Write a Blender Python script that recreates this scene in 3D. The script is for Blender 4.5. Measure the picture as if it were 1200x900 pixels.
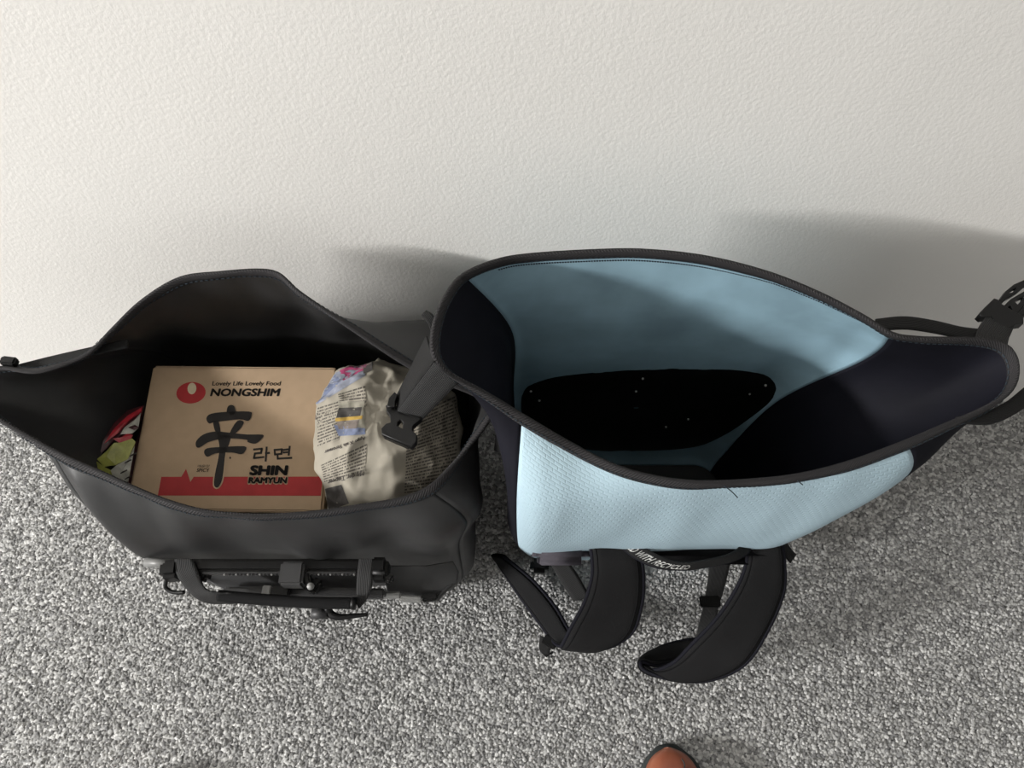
import bpy, bmesh, math, random
import numpy as np
from mathutils import Vector, Matrix, noise
from mathutils.bvhtree import BVHTree

random.seed(7)
for o in list(bpy.data.objects): bpy.data.objects.remove(o)
SC = bpy.context.scene
COL = SC.collection
R = math.radians
V = Vector

# ------------------------------------------------------------------ camera
CAM = V((0.0, -0.603, 1.20)); PITCH = 62.0; FPX = 900.0
cd = bpy.data.cameras.new('camera'); cd.sensor_width = 36; cd.lens = 36*FPX/1200; cd.clip_start = .02
cam = bpy.data.objects.new('camera', cd); COL.objects.link(cam)
cam.location = CAM; cam.rotation_euler = (R(90-PITCH), 0, 0)
SC.camera = cam
# ------------------------------------------------------------------ light
w = bpy.data.worlds.new('world'); SC.world = w; w.use_nodes = True
bg = w.node_tree.nodes['Background']
bg.inputs[0].default_value = (1.0, .99, .97, 1); bg.inputs[1].default_value = 0.45
def area(name, loc, target, sx, sy, power, col):
    l = bpy.data.lights.new(name, 'AREA'); l.shape = 'RECTANGLE'; l.size = sx; l.size_y = sy
    l.energy = power; l.color = col
    o = bpy.data.objects.new(name, l); COL.objects.link(o); o.location = loc
    o.rotation_euler = (V(target)-V(loc)).to_track_quat('-Z', 'Y').to_euler()
    return o
area('window_daylight', (-4.6, -1.95, 2.12), (0, -.2, .4), 1.2, .2, 345, (1.0, .985, .965))
vs = SC.view_settings
SC.display_settings.display_device = 'sRGB'
vs.view_transform = 'Standard'; vs.look = 'None'; vs.exposure = 0.0; vs.gamma = 1.0; vs.use_curve_mapping = False

# ------------------------------------------------------------------ helpers
CP, SP = math.cos(R(PITCH)), math.sin(R(PITCH))
FW, UP = V((0, CP, -SP)), V((0, SP, CP))
def ray(px, py):
    return FW + V((1, 0, 0))*((px-600)/FPX) - UP*((py-450)/FPX)
def at(px, py, z):
    d = ray(px, py); return CAM + d*((z-CAM.z)/d.z)

def link(name, me, mat=None, parent=None):
    o = bpy.data.objects.new(name, me); COL.objects.link(o)
    if mat is not None and me is not None:
        me.materials.clear(); me.materials.append(mat)
    if parent is not None: o.parent = parent; o.matrix_parent_inverse = parent.matrix_world.inverted()
    return o
def tag(o, label=None, cat=None, group=None, kind=None):
    if label: o['label'] = label
    if cat: o['category'] = cat
    if group: o['group'] = group
    if kind: o['kind'] = kind
    return o
def thing(name, loc, label, cat, group=None):
    o = bpy.data.objects.new(name, None); COL.objects.link(o); o.location = loc
    o.empty_display_size = .05
    o.matrix_world = Matrix.Translation(loc)
    return tag(o, label, cat, group)
def mesh(name, vs_, fs, mat, parent=None, smooth=True, uv=None):
    me = bpy.data.meshes.new(name); me.from_pydata([tuple(v) for v in vs_], [], fs); me.update()
    if smooth: me.shade_smooth()
    if uv is not None:
        l = me.uv_layers.new(name='UVMap')
        for lp in me.loops: l.data[lp.index].uv = uv[lp.vertex_index]
    return link(name, me, mat, parent)
def bm_obj(name, bm, mat, parent=None, smooth=False):
    me = bpy.data.meshes.new(name); bm.to_mesh(me); bm.free()
    if smooth: me.shade_smooth()
    return link(name, me, mat, parent)
def lerp(a, b, t): return a + (b-a)*t
def catmull(pts, n, closed=False):
    """n samples along a Catmull-Rom curve through pts (Vectors), even in parameter"""
    k = len(pts); out = []
    seg = k if closed else k-1
    for i in range(n):
        t = i/(n if closed else n-1)*seg
        j = min(int(t), seg-1); f = t-j
        if closed: p = [pts[(j+q-1) % k] for q in range(4)]
        else: p = [pts[max(0, min(k-1, j+q-1))] for q in range(4)]
        out.append(.5*((2*p[1]) + (p[2]-p[0])*f + (2*p[0]-5*p[1]+4*p[2]-p[3])*f*f + (3*p[1]-p[0]-3*p[2]+p[3])*f**3))
    return out
def resample(pts, n):
    d = [0]
    for a, b in zip(pts, pts[1:]): d.append(d[-1]+(b-a).length)
    out = []; j = 0
    for i in range(n):
        s = d[-1]*i/(n-1)
        while j < len(d)-2 and d[j+1] < s: j += 1
        f = (s-d[j])/max(1e-9, d[j+1]-d[j]); out.append(pts[j].lerp(pts[j+1], min(1, max(0, f))))
    return out
def box_bm(size, bev=.002, seg=2, M=None):
    bm = bmesh.new(); bmesh.ops.create_cube(bm, size=1)
    bmesh.ops.scale(bm, vec=size, verts=bm.verts)
    if bev: bmesh.ops.bevel(bm, geom=bm.edges[:], offset=bev, segments=seg, affect='EDGES', clamp_overlap=True)
    if M is not None: bmesh.ops.transform(bm, matrix=M, verts=bm.verts)
    return bm
def frame(p0, p1, up=(0, 0, 1)):
    x = (p1-p0).normalized(); u = V(up); y = u.cross(x)
    y.normalize(); z = x.cross(y)
    M = Matrix((x, y, z)).transposed().to_4x4(); M.translation = (p0+p1)/2
    return M
def bar(name, p0, p1, wd, ht, mat, parent, bev=.002, up=(0, 0, 1)):
    """bevelled block from p0 to p1, wd across, ht along up"""
    return bm_obj(name, box_bm(((p1-p0).length, wd, ht), bev, 2, frame(p0, p1, up)), mat, parent, False)
def tube(name, pts, r, mat, parent, ns=10, closed=False, caps=True):
    n = len(pts); vs_, fs = [], []
    rr = r if isinstance(r, (list, tuple)) else [r]*n
    prev = None
    for i, p in enumerate(pts):
        a = pts[(i-1) % n] if closed else pts[max(0, i-1)]; b = pts[(i+1) % n] if closed else pts[min(n-1, i+1)]
        t = (b-a).normalized()
        if prev is None: u = t.orthogonal().normalized()
        else: u = (prev - t*prev.dot(t)).normalized()
        prev = u; v = t.cross(u)
        for k in range(ns):
            q = 2*math.pi*k/ns; vs_.append(p + (u*math.cos(q)+v*math.sin(q))*rr[i])
    for i in range(n if closed else n-1):
        j = (i+1) % n
        for k in range(ns):
            fs.append((i*ns+k, i*ns+(k+1) % ns, j*ns+(k+1) % ns, j*ns+k))
    if caps and not closed:
        fs.append(tuple(range(ns))[::-1]); fs.append(tuple((n-1)*ns+k for k in range(ns)))
    return mesh(name, vs_, fs, mat, parent)
def ribbon(name, secs, th, mat, parent, n=40, nw=7, pad=False, wav=0.0):
    """secs: list of (left point, right point); a band of thickness th with rounded edges"""
    L = catmull([s[0] for s in secs], n); Rr = catmull([s[1] for s in secs], n)
    vs_, fs, uv = [], [], []
    mid = [(a+b)/2 for a, b in zip(L, Rr)]
    run = 0
    m = 2*nw
    for i in range(n):
        t = (mid[min(n-1, i+1)]-mid[max(0, i-1)]); wv = Rr[i]-L[i]
        nm = wv.cross(t)
        if nm.length < 1e-9: nm = V((0, 0, 1))
        nm.normalize()
        if i: run += (mid[i]-mid[i-1]).length
        for s in (1, -1):
            for k in range(nw):
                f = k/(nw-1); f = f if s > 0 else 1-f
                e = min(f, 1-f)
                h = th/2*(min(1, .25+e*6) if pad else 1)
                bend = wav*math.sin(f*math.pi)
                vs_.append(L[i]+wv*f + nm*(s*h+bend)); uv.append((f*wv.length, run))
    for i in range(n-1):
        for k in range(m):
            fs.append((i*m+k, i*m+(k+1) % m, (i+1)*m+(k+1) % m, (i+1)*m+k))
    fs.append(tuple(range(m))[::-1]); fs.append(tuple((n-1)*m+k for k in range(m)))
    o = mesh(name, vs_, fs, mat, parent, True, uv)
    return o, L, Rr, mid
def curve2d(splines, extrude=0.0, bevel=0.0, cyclic_smooth=False, offset=0.0):
    cu = bpy.data.curves.new('tmp', 'CURVE'); cu.dimensions = '2D'; cu.fill_mode = 'BOTH'
    cu.extrude = extrude; cu.bevel_depth = bevel; cu.bevel_resolution = 2; cu.offset = offset
    for pts in splines:
        if cyclic_smooth:
            s = cu.splines.new('BEZIER'); s.bezier_points.add(len(pts)-1)
            for b, p in zip(s.bezier_points, pts):
                b.co = (p[0], p[1], 0); b.handle_left_type = b.handle_right_type = 'AUTO'
            s.resolution_u = 6
        else:
            s = cu.splines.new('POLY'); s.points.add(len(pts)-1)
            for b, p in zip(s.points, pts): b.co = (p[0], p[1], 0, 1)
        s.use_cyclic_u = True
    return to_mesh(cu)
def to_mesh(cu):
    o = bpy.data.objects.new('tmp', cu); COL.objects.link(o)
    dg = bpy.context.evaluated_depsgraph_get(); dg.update()
    me = bpy.data.meshes.new_from_object(o.evaluated_get(dg))
    bpy.data.objects.remove(o); bpy.data.curves.remove(cu)
    return me
def text_mesh(s, bold=0.0, shear=0.0):
    """flat lettering scaled to a unit box; weight comes from copies set around each letter"""
    cu = bpy.data.curves.new('tmp', 'FONT'); cu.body = s; cu.shear = shear; cu.resolution_u = 3
    me = to_mesh(cu)
    if bold:
        vv = [v.co.copy() for v in me.vertices]; ff = [tuple(p.vertices) for p in me.polygons]; n = len(vv)
        A_, B_ = [], []
        for k in range(8):
            d = V((math.cos(k*math.pi/4), math.sin(k*math.pi/4), 0))*bold
            A_ += [v+d for v in vv]; B_ += [tuple(i+n*k for i in f) for f in ff]
        me = bpy.data.meshes.new('lettering'); me.from_pydata(A_, [], B_); me.update()
    co = np.empty(len(me.vertices)*3); me.vertices.foreach_get('co', co); co = co.reshape(-1, 3)
    lo, hi = co.min(0), co.max(0)
    co[:, 0] = (co[:, 0]-lo[0])/(hi[0]-lo[0]); co[:, 1] = (co[:, 1]-lo[1])/(hi[1]-lo[1])
    me.vertices.foreach_set('co', co.ravel())
    return me
def flat_px(name, splines, z, th, mat, parent, tilt=(0, 0), holes=(), bevel=.0008):
    """moulded plate lying about height z; outline given as seen, thickness th; tilt = slope of the plate in x and y"""
    sp = [[at(x, y, z) for x, y in s] for s in list(splines)+list(holes)]
    c = sum(sp[0], V((0, 0, 0)))/len(sp[0])
    me = curve2d([[(p.x-c.x, p.y-c.y) for p in s] for s in sp], th/2, bevel)
    for v in me.vertices: v.co.z += v.co.x*tilt[0]+v.co.y*tilt[1]
    me.transform(Matrix.Translation(c))
    return link(name, me, mat, parent)

# ------------------------------------------------------------------ materials
def nmat(name, col, rough=.6, spec=.5, metal=0.0):
    m = bpy.data.materials.new(name); m.use_nodes = True
    nt = m.node_tree; b = nt.nodes['Principled BSDF']
    b.inputs['Base Color'].default_value = (*col, 1); b.inputs['Roughness'].default_value = rough
    b.inputs['Specular IOR Level'].default_value = spec; b.inputs['Metallic'].default_value = metal
    return m, nt, b
def node(nt, t, **kw):
    n = nt.nodes.new(t)
    for k, v in kw.items(): setattr(n, k, v)
    return n
def noise_col(nt, b, c0, c1, scale, detail=4, coord='Object', lo=.35, hi=.65, mapping=None):
    tc = node(nt, 'ShaderNodeTexCoord'); nz = node(nt, 'ShaderNodeTexNoise')
    nz.inputs['Scale'].default_value = scale; nz.inputs['Detail'].default_value = detail
    src = tc.outputs[coord]
    if mapping:
        mp = node(nt, 'ShaderNodeMapping'); mp.inputs['Scale'].default_value = mapping
        nt.links.new(src, mp.inputs[0]); src = mp.outputs[0]
    nt.links.new(src, nz.inputs['Vector'])
    cr = node(nt, 'ShaderNodeValToRGB')
    cr.color_ramp.elements[0].position = lo; cr.color_ramp.elements[0].color = (*c0, 1)
    cr.color_ramp.elements[1].position = hi; cr.color_ramp.elements[1].color = (*c1, 1)
    nt.links.new(nz.outputs['Fac'], cr.inputs[0]); nt.links.new(cr.outputs[0], b.inputs['Base Color'])
    return nz, src
def bump(nt, b, out, strength, dist, prev=None):
    bp = node(nt, 'ShaderNodeBump'); bp.inputs['Strength'].default_value = strength; bp.inputs['Distance'].default_value = dist
    nt.links.new(out, bp.inputs['Height'])
    if prev is not None: nt.links.new(prev.outputs[0], bp.inputs['Normal'])
    nt.links.new(bp.outputs[0], b.inputs['Normal'])
    return bp
M = {}
# painted wall: roller-textured cream emulsion
m, nt, b = nmat('wall_paint', (.80, .775, .735), .75, .25); M['wall'] = m
nz, src = noise_col(nt, b, (.765, .748, .715), (.80, .783, .75), 2.2, 3)
n2 = node(nt, 'ShaderNodeTexNoise'); n2.inputs['Scale'].default_value = 220; n2.inputs['Detail'].default_value = 3; n2.inputs['Roughness'].default_value = .6
nt.links.new(src, n2.inputs['Vector'])
n3 = node(nt, 'ShaderNodeTexNoise'); n3.inputs['Scale'].default_value = 38; n3.inputs['Detail'].default_value = 2
nt.links.new(src, n3.inputs['Vector'])
b1 = bump(nt, b, n2.outputs["Fac"], .36, .0014)
bump(nt, b, n3.outputs['Fac'], .1, .003, b1)
# carpet base
m, nt, b = nmat('carpet_backing', (.2, .2, .2), .95, .1); M['carpet'] = m
nz, src = noise_col(nt, b, (.08, .08, .082), (.52, .52, .515), 260, 2)
bump(nt, b, nz.outputs['Fac'], .8, .004)
m, nt, b = nmat('carpet_yarn', (.2, .2, .2), .9, .15); M['yarn'] = m
a = node(nt, 'ShaderNodeAttribute', attribute_name='shade'); cr = node(nt, 'ShaderNodeValToRGB')
cr.color_ramp.elements[0].color = (.17, .17, .173, 1); cr.color_ramp.elements[1].color = (.68, .68, .67, 1)
e = cr.color_ramp.elements.new(.5); e.color = (.36, .36, .356, 1)
nt.links.new(a.outputs['Fac'], cr.inputs[0]); nt.links.new(cr.outputs[0], b.inputs['Base Color'])
# coated black fabrics
def fabric(key, col, rough, spec, wave=None, nscale=9, nd=.004, ns=.3, weave=900, ws=.2):
    m, nt, b = nmat(key, col, rough, spec); M[key] = m
    c1 = tuple(min(1, c*1.25) for c in col); c0 = tuple(c*.8 for c in col)
    nz, src = noise_col(nt, b, c0, c1, nscale, 4)
    b1 = bump(nt, b, nz.outputs['Fac'], ns, nd)
    n2 = node(nt, 'ShaderNodeTexNoise'); n2.inputs['Scale'].default_value = weave; n2.inputs['Detail'].default_value = 1
    nt.links.new(src, n2.inputs['Vector'])
    bump(nt, b, n2.outputs['Fac'], ws, .0006, b1)
    return m, nt, b
fabric('black_tarpaulin', (.026, .026, .0265), .46, .45)
fabric('black_gusset', (.006, .006, .010), .75, .15)
fabric('black_padding', (.009, .009, .0095), .88, .15, weave=1400, ws=.5)
fabric('black_mesh', (.006, .006, .0065), .95, .1, weave=1600, ws=.8)
fabric('black_plastic', (.005, .005, .0052), .4, .3, ns=.05)
fabric('grey_plastic', (.035, .035, .036), .45, .4, ns=.05)
fabric('pale_metal', (.22, .22, .215), .4, .4, ns=.05)
fabric('blue_tarpaulin', (.245, .375, .45), .62, .2, ns=.25)
fabric('plum_panel', (.05, .045, .055), .8, .3)
fabric('steel', (.42, .42, .41), .3, .5, ns=.02); 
fabric('thread_pale', (.34, .34, .33), .8, .2, ns=.05)
fabric('thread_dark', (.03, .04, .05), .8, .2, ns=.05)
def uv_wave(key, col, rough, scale, strength, dist, rot=0.0, c2=None, dashes=None):
    """rib / herringbone relief running in the strip's own UV (metres)"""
    m, nt, b = nmat(key, col, rough, .35); M[key] = m
    uvn = node(nt, 'ShaderNodeUVMap'); mp = node(nt, 'ShaderNodeMapping'); mp.inputs['Rotation'].default_value[2] = rot
    nt.links.new(uvn.outputs[0], mp.inputs[0])
    wv = node(nt, 'ShaderNodeTexWave', wave_type='BANDS', bands_direction='X'); wv.inputs['Scale'].default_value = scale
    wv.inputs['Distortion'].default_value = .4; wv.inputs['Detail'].default_value = 1
    nt.links.new(mp.outputs[0], wv.inputs['Vector'])
    bump(nt, b, wv.outputs['Fac'], strength, dist)
    if c2:
        cr = node(nt, 'ShaderNodeValToRGB'); cr.color_ramp.elements[0].color = (*col, 1); cr.color_ramp.elements[1].color = (*c2, 1)
        cr.color_ramp.elements[0].position = .45; cr.color_ramp.elements[1].position = .75
        nt.links.new(wv.outputs['Fac'], cr.inputs[0]); nt.links.new(cr.outputs[0], b.inputs['Base Color'])
    return m, nt, b
uv_wave('binding_tape', (.016, .015, .016), .8, 150, .7, .0006, .7, (.038, .036, .038))
uv_wave('webbing', (.009, .009, .0095), .7, 190, .9, .0007, 0.0, (.035, .035, .035))
uv_wave('webbing_dark', (.004, .004, .0042), .8, 190, .7, .0005, 0.0, (.010, .010, .010))
# blue front panel: embossed rows of little dashes
m, nt, b = nmat('blue_embossed', (.40, .535, .61), .6, .3); M['blue_embossed'] = m
uvn = node(nt, 'ShaderNodeUVMap'); mp = node(nt, 'ShaderNodeMapping'); mp.inputs['Rotation'].default_value[2] = R(8)
nt.links.new(uvn.outputs[0], mp.inputs[0])
bk = node(nt, 'ShaderNodeTexBrick'); bk.inputs['Scale'].default_value = 1
bk.inputs['Brick Width'].default_value = .0095; bk.inputs['Row Height'].default_value = .0048; bk.inputs['Mortar Size'].default_value = .0011
bk.inputs['Mortar Smooth'].default_value = .6; bk.inputs['Color1'].default_value = (1, 1, 1, 1); bk.inputs['Color2'].default_value = (1, 1, 1, 1); bk.inputs['Mortar'].default_value = (0, 0, 0, 1)
nt.links.new(mp.outputs[0], bk.inputs['Vector'])
b1 = bump(nt, b, bk.outputs['Color'], .4, .0009)
tc = node(nt, 'ShaderNodeTexCoord'); nz = node(nt, 'ShaderNodeTexNoise'); nz.inputs['Scale'].default_value = 11; nt.links.new(tc.outputs['Object'], nz.inputs['Vector'])
bump(nt, b, nz.outputs['Fac'], .3, .006, b1)
# cardboard, inks
m, nt, b = nmat('cardboard', (.50, .36, .225), .8, .2); M['cardboard'] = m
nz, src = noise_col(nt, b, (.365, .265, .172), (.395, .285, .187), 60, 5)
bump(nt, b, nz.outputs['Fac'], .1, .001)
for k, c in (('ink_red', (.33, .024, .026)), ('ink_black', (.013, .011, .010)), ('ink_tan', (.40, .295, .19)), ('ink_cream', (.50, .43, .30))):
    m, nt, b = nmat(k, c, .65, .3); M[k] = m
    noise_col(nt, b, tuple(x*.92 for x in c), tuple(x*1.06 for x in c), 60, 4)
for k, c in (('news_blue', (.15, .175, .26)), ('news_pale_blue', (.25, .265, .32)), ('news_dark', (.06, .055, .052)), ('news_brown', (.16, .135, .12)),
             ('news_magenta', (.33, .05, .13)), ('news_yellow', (.38, .25, .06)), ('news_grey', (.26, .245, .20)), ('news_ink', (.07, .06, .055)),
             ('foil_green', (.26, .27, .06)), ('foil_red', (.35, .02, .03)), ('foil_dark', (.05, .012, .015)), ('foil_white', (.38, .375, .33)), ('white_print', (.6, .6, .58))):
    m, nt, b = nmat(k, c, .35 if 'foil' in k else .75, .5 if 'foil' in k else .2); M[k] = m
    noise_col(nt, b, tuple(x*.75 for x in c), tuple(x*1.2 for x in c), 90, 3)
m, nt, b = nmat('leather', (.27, .085, .045), .38, .5); M['leather'] = m
nz, src = noise_col(nt, b, (.22, .062, .034), (.32, .11, .06), 25, 5)
bump(nt, b, nz.outputs['Fac'], .25, .002)
fabric('shoe_rubber', (.03, .035, .035), .7, .3)

# ------------------------------------------------------------------ the room
def grid_quad(name, x0, x1, a0, a1, axis, mat):
    if axis == 'z': vv = [(x0, a0, 0), (x1, a0, 0), (x1, a1, 0), (x0, a1, 0), (x0, a0, -.04), (x1, a0, -.04), (x1, a1, -.04), (x0, a1, -.04)]
    else: vv = [(x0, 0, a0), (x1, 0, a0), (x1, 0, a1), (x0, 0, a1), (x0, .1, a0), (x1, .1, a0), (x1, .1, a1), (x0, .1, a1)]
    return mesh(name, vv, [(0, 1, 2, 3), (7, 6, 5, 4), (0, 4, 5, 1), (1, 5, 6, 2), (2, 6, 7, 3), (3, 7, 4, 0)], mat, None, False)
tag(grid_quad('wall_back', -4, 4, 0, 2.5, 'y', M['wall']), 'cream painted wall with fine roller texture', 'wall', kind='structure')
tag(grid_quad('floor', -4, 4, -3.5, 0, 'z', M['carpet']), 'grey flecked carpet floor', 'floor', kind='structure')
tag(mesh('ceiling', [(-4, -3.5, 2.5), (4, -3.5, 2.5), (4, .1, 2.5), (-4, .1, 2.5), (-4, -3.5, 2.6), (4, -3.5, 2.6), (4, .1, 2.6), (-4, .1, 2.6)], [(3, 2, 1, 0), (4, 5, 6, 7), (0, 1, 5, 4), (1, 2, 6, 5), (2, 3, 7, 6), (3, 0, 4, 7)], M['wall'], None, False), 'plain cream painted ceiling', 'ceiling', kind='structure')
def carpet():
    rng = np.random.default_rng(3)
    sp = .0041
    xs = np.arange(-1.05, 1.05, sp); ys = np.arange(-.95, -.003, sp)
    X, Y = np.meshgrid(xs, ys); n = X.size
    X = X.ravel()+rng.uniform(-.5, .5, n)*sp; Y = Y.ravel()+rng.uniform(-.5, .5, n)*sp; Y = np.minimum(Y, -.003)
    h = rng.uniform(.002, .0052, n); ang = rng.uniform(0, 2*np.pi, n); r = rng.uniform(.6, .95, n)*sp
    el = rng.uniform(.6, 1.5, n)
    co = np.zeros((n, 5, 3))
    for k in range(4):
        q = k*np.pi/2; u = np.cos(q)*r*el; v = np.sin(q)*r
        co[:, k, 0] = X+u*np.cos(ang)-v*np.sin(ang); co[:, k, 1] = np.minimum(Y+u*np.sin(ang)+v*np.cos(ang), -.0005); co[:, k, 2] = .0004
    co[:, 4, 0] = X+rng.normal(0, .35, n)*sp; co[:, 4, 1] = np.minimum(Y+rng.normal(0, .35, n)*sp, -.001); co[:, 4, 2] = h
    base = np.arange(n)[:, None, None]*5
    fc = (np.array([[0, 1, 4], [1, 2, 4], [2, 3, 4], [3, 0, 4]])[None]+base).reshape(-1)
    me = bpy.data.meshes.new('carpet_pile')
    me.vertices.add(n*5); me.vertices.foreach_set('co', co.ravel())
    me.loops.add(fc.size); me.loops.foreach_set('vertex_index', fc)
    me.polygons.add(n*4); me.polygons.foreach_set('loop_start', np.arange(n*4)*3); me.polygons.foreach_set('loop_total', np.full(n*4, 3))
    me.update(); me.validate()
    at_ = me.attributes.new('shade', 'FLOAT', 'POINT')
    sh = np.clip(rng.beta(1.5, 1.5, n), 0, 1)
    at_.data.foreach_set('value', np.repeat(sh, 5))
    me.shade_smooth()
    o = link('carpet_pile', me, M['yarn'])
    tag(o, 'short grey flecked carpet pile', 'carpet', kind='stuff')
carpet()

# ------------------------------------------------------------------ bag shells
def rrect(x0, x1, y0, y1, r, z, n=14):
    """rounded rectangle split at its corner mid-arcs: back (x up), right, front, left"""
    rb, rr, rf, rl = r if isinstance(r, tuple) else (r, r, r, r)   # back-left, back-right, front-right, front-left
    def arc(cx, cy, r, a0, a1):
        return [V((cx+r*math.cos(R(a0+(a1-a0)*i/6)), cy+r*math.sin(R(a0+(a1-a0)*i/6)), z)) for i in range(7)]
    back = arc(x0+rb, y1-rb, rb, 135, 90)+arc(x1-rr, y1-rr, rr, 90, 45)
    right = arc(x1-rr, y1-rr, rr, 45, 0)+arc(x1-rf, y0+rf, rf, 0, -45)
    front = arc(x1-rf, y0+rf, rf, -45, -90)+arc(x0+rl, y0+rl, rl, -90, -135)
    left = arc(x0+rl, y0+rl, rl, -135, -180)+arc(x0+rb, y1-rb, rb, 180, 135)
    return [back, right, front, left]
def bag_shell(root, rim_px, splits, rects, names, mats, ns, nv, wr, seed, wing):
    """rim_px: closed rim as (px, py, height); splits: four rim indices where the back, right, front and left cloths start"""
    k = len(rim_px)
    rim = [at(*p) for p in rim_px]
    fine = catmull(rim, k*8, True)
    rs = []
    for i in range(4):
        a = splits[i]*8; b_ = splits[(i+1) % 4]*8
        if b_ <= a: b_ += k*8
        rs.append([fine[j % (k*8)] for j in range(a, b_+1)])
    rings = [rs]+[rrect(*q[:6]) for q in rects]
    mix = [0]+[q[6] if len(q) > 6 else 0 for q in rects]
    allrim = []; cols = []; objs = []
    for s in range(4):
        n = ns[s]
        rp = [resample(r[s], n) for r in rings]
        for q in range(1, len(rp)):
            if mix[q]:
                for e, (p, t) in enumerate(zip(rp[q], rp[0])):
                    g = mix[q]*max(0, min(1, wing(p.x))); rp[q][e] = V((lerp(p.x, t.x, g), lerp(p.y, t.y, g), p.z))
        grid = []
        for i in range(n):
            c = catmull([r[i] for r in rp], nv); grid.append(c)
        # wrinkles: soft folds, none at the seams' shared columns
        P = [[None]*nv for _ in range(n)]
        for i in range(n):
            for j in range(nv):
                p = grid[i][j]
                du = grid[min(n-1, i+1)][j]-grid[max(0, i-1)][j]; dv = grid[i][min(nv-1, j+1)]-grid[i][max(0, j-1)]
                nm = du.cross(dv)
                nm = nm.normalized() if nm.length > 1e-12 else V((0, 0, 1))
                e = min(1, min(i, n-1-i)/5); f = min(1, j/4)*min(1, (nv-1-j)/6)
                d = noise.noise(V((p.x*9, p.y*9, p.z*5+seed)))*1.0+noise.noise(V((p.x*22, p.y*22, p.z*9+seed)))*.45
                P[i][j] = p+nm*(d*wr*e*f)
        vs_, fs, uv = [], [], []
        U = [0]
        for i in range(1, n): U.append(U[-1]+(P[i][nv//3]-P[i-1][nv//3]).length)
        for i in range(n):
            vv = 0
            for j in range(nv):
                if j: vv += (P[i][j]-P[i][j-1]).length
                vs_.append(P[i][j]); uv.append((U[i], vv))
        for i in range(n-1):
            for j in range(nv-1):
                fs.append((i*nv+j, i*nv+j+1, (i+1)*nv+j+1, (i+1)*nv+j))
        o = mesh(names[s], vs_, fs, mats[s], root, True, uv)
        md = o.modifiers.new('thickness', 'SOLIDIFY'); md.thickness = .0016; md.offset = 0
        objs.append(o); cols.append(P)
        allrim += [P[i] for i in range(n-1)]
    # bottom cloth
    bt = [c[-1] for c in allrim]; nb = len(bt)
    c = sum(bt, V((0, 0, 0)))/nb; vs_ = bt+[lerp(p, c, .5) for p in bt]+[c]
    fs = [(i, (i+1) % nb, nb+(i+1) % nb, nb+i) for i in range(nb)]+[(nb+i, nb+(i+1) % nb, 2*nb) for i in range(nb)]
    mesh('bottom_panel', vs_, fs, M['black_tarpaulin'], root)
    # folded binding tape over the rim
    n = len(allrim); vs_, fs, uv = [], [], []; run = 0; hem = []
    prof = [(-.0022, .011), (-.0026, .005), (-.0022, -.0005), (0, -.002), (.0022, -.0005), (.0026, .005), (.0022, .011), (0, .0115)]
    for i in range(n):
        p = allrim[i][0]; dn = (allrim[i][2]-p).normalized(); t = (allrim[(i+1) % n][0]-allrim[i-1][0]).normalized()
        nm = t.cross(dn).normalized()
        if i: run += (p-allrim[i-1][0]).length
        hem.append((p, dn, nm, t))
        for a, bb in prof: vs_.append(p+nm*a+dn*bb); uv.append((bb+(a > 0)*.01, run))
    for i in range(n):
        for k_ in range(8):
            fs.append((i*8+k_, i*8+(k_+1) % 8, ((i+1) % n)*8+(k_+1) % 8, ((i+1) % n)*8+k_))
    bd = mesh('rim_binding', vs_, fs, M['binding_tape'], root, True, uv)
    # visible stitch line on both faces of the binding
    sv, sf = [], []
    for i in range(0, n, 1):
        p, dn, nm, t = hem[i]
        q = allrim[(i+1) % n][0]; ln = (q-p)
        for sgn in (1, -1):
            a = p+nm*(sgn*.0028)+dn*.0085; d = ln*.55; w_ = dn*.0007; k0 = len(sv)
            h = nm*(sgn*.0006)
            sv += [a-w_, a+w_, a+d+w_, a+d-w_, a-w_+h, a+w_+h, a+d+w_+h, a+d-w_+h]
            sf += [(k0, k0+1, k0+2, k0+3), (k0+4, k0+7, k0+6, k0+5), (k0, k0+4, k0+5, k0+1), (k0+1, k0+5, k0+6, k0+2), (k0+2, k0+6, k0+7, k0+3), (k0+3, k0+7, k0+4, k0)]
    st = mesh('stitching', sv, sf, M['thread_dark'], bd, False); st['kind'] = 'stuff'
    return objs, cols, hem

# ================================================================== black pannier
pan = thing('pannier_bag', V((-.28, -.2, 0)), 'open black roll-top pannier bag holding a noodle carton and newspaper parcel', 'bag')
PR = [(83, 424, .455), (108, 411, .46), (132, 386, .466), (165, 354, .476), (208, 327, .486), (255, 320, .49), (318, 318, .49), (347, 340, .485),
      (378, 362, .475), (425, 394, .46), (470, 424, .445), (505, 443, .438), (538, 455, .433), (562, 466, .428), (577, 481, .424), (570, 497, .42),
      (550, 522, .414), (528, 547, .41), (500, 572, .408), (465, 585, .408), (420, 593, .408), (360, 601, .408), (300, 604, .408), (240, 599, .408),
      (180, 581, .41), (120, 554, .414), (60, 526, .42), (0, 492, .43), (-35, 471, .437), (-48, 455, .442), (-30, 438, .447), (0, 431, .45), (42, 436, .452)]
pan_rects = [(-.495, -.035, -.347, -.062, .06, .36, .3), (-.486, -.05, -.345, -.052, .055, .26), (-.478, -.058, -.334, -.05, .05, .06), (-.45, -.075, -.318, -.065, .04, .009)]
bt_ = M['black_tarpaulin']
pobjs, pcols, phem = bag_shell(pan, PR, [0, 12, 18, 26], pan_rects, ['back_panel', 'side_gusset', 'front_panel', 'side_gusset'],
                               [bt_]*4, [84, 40, 90, 46], 40, .014, 3.1, lambda x: (-.12-x)/.2)

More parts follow.
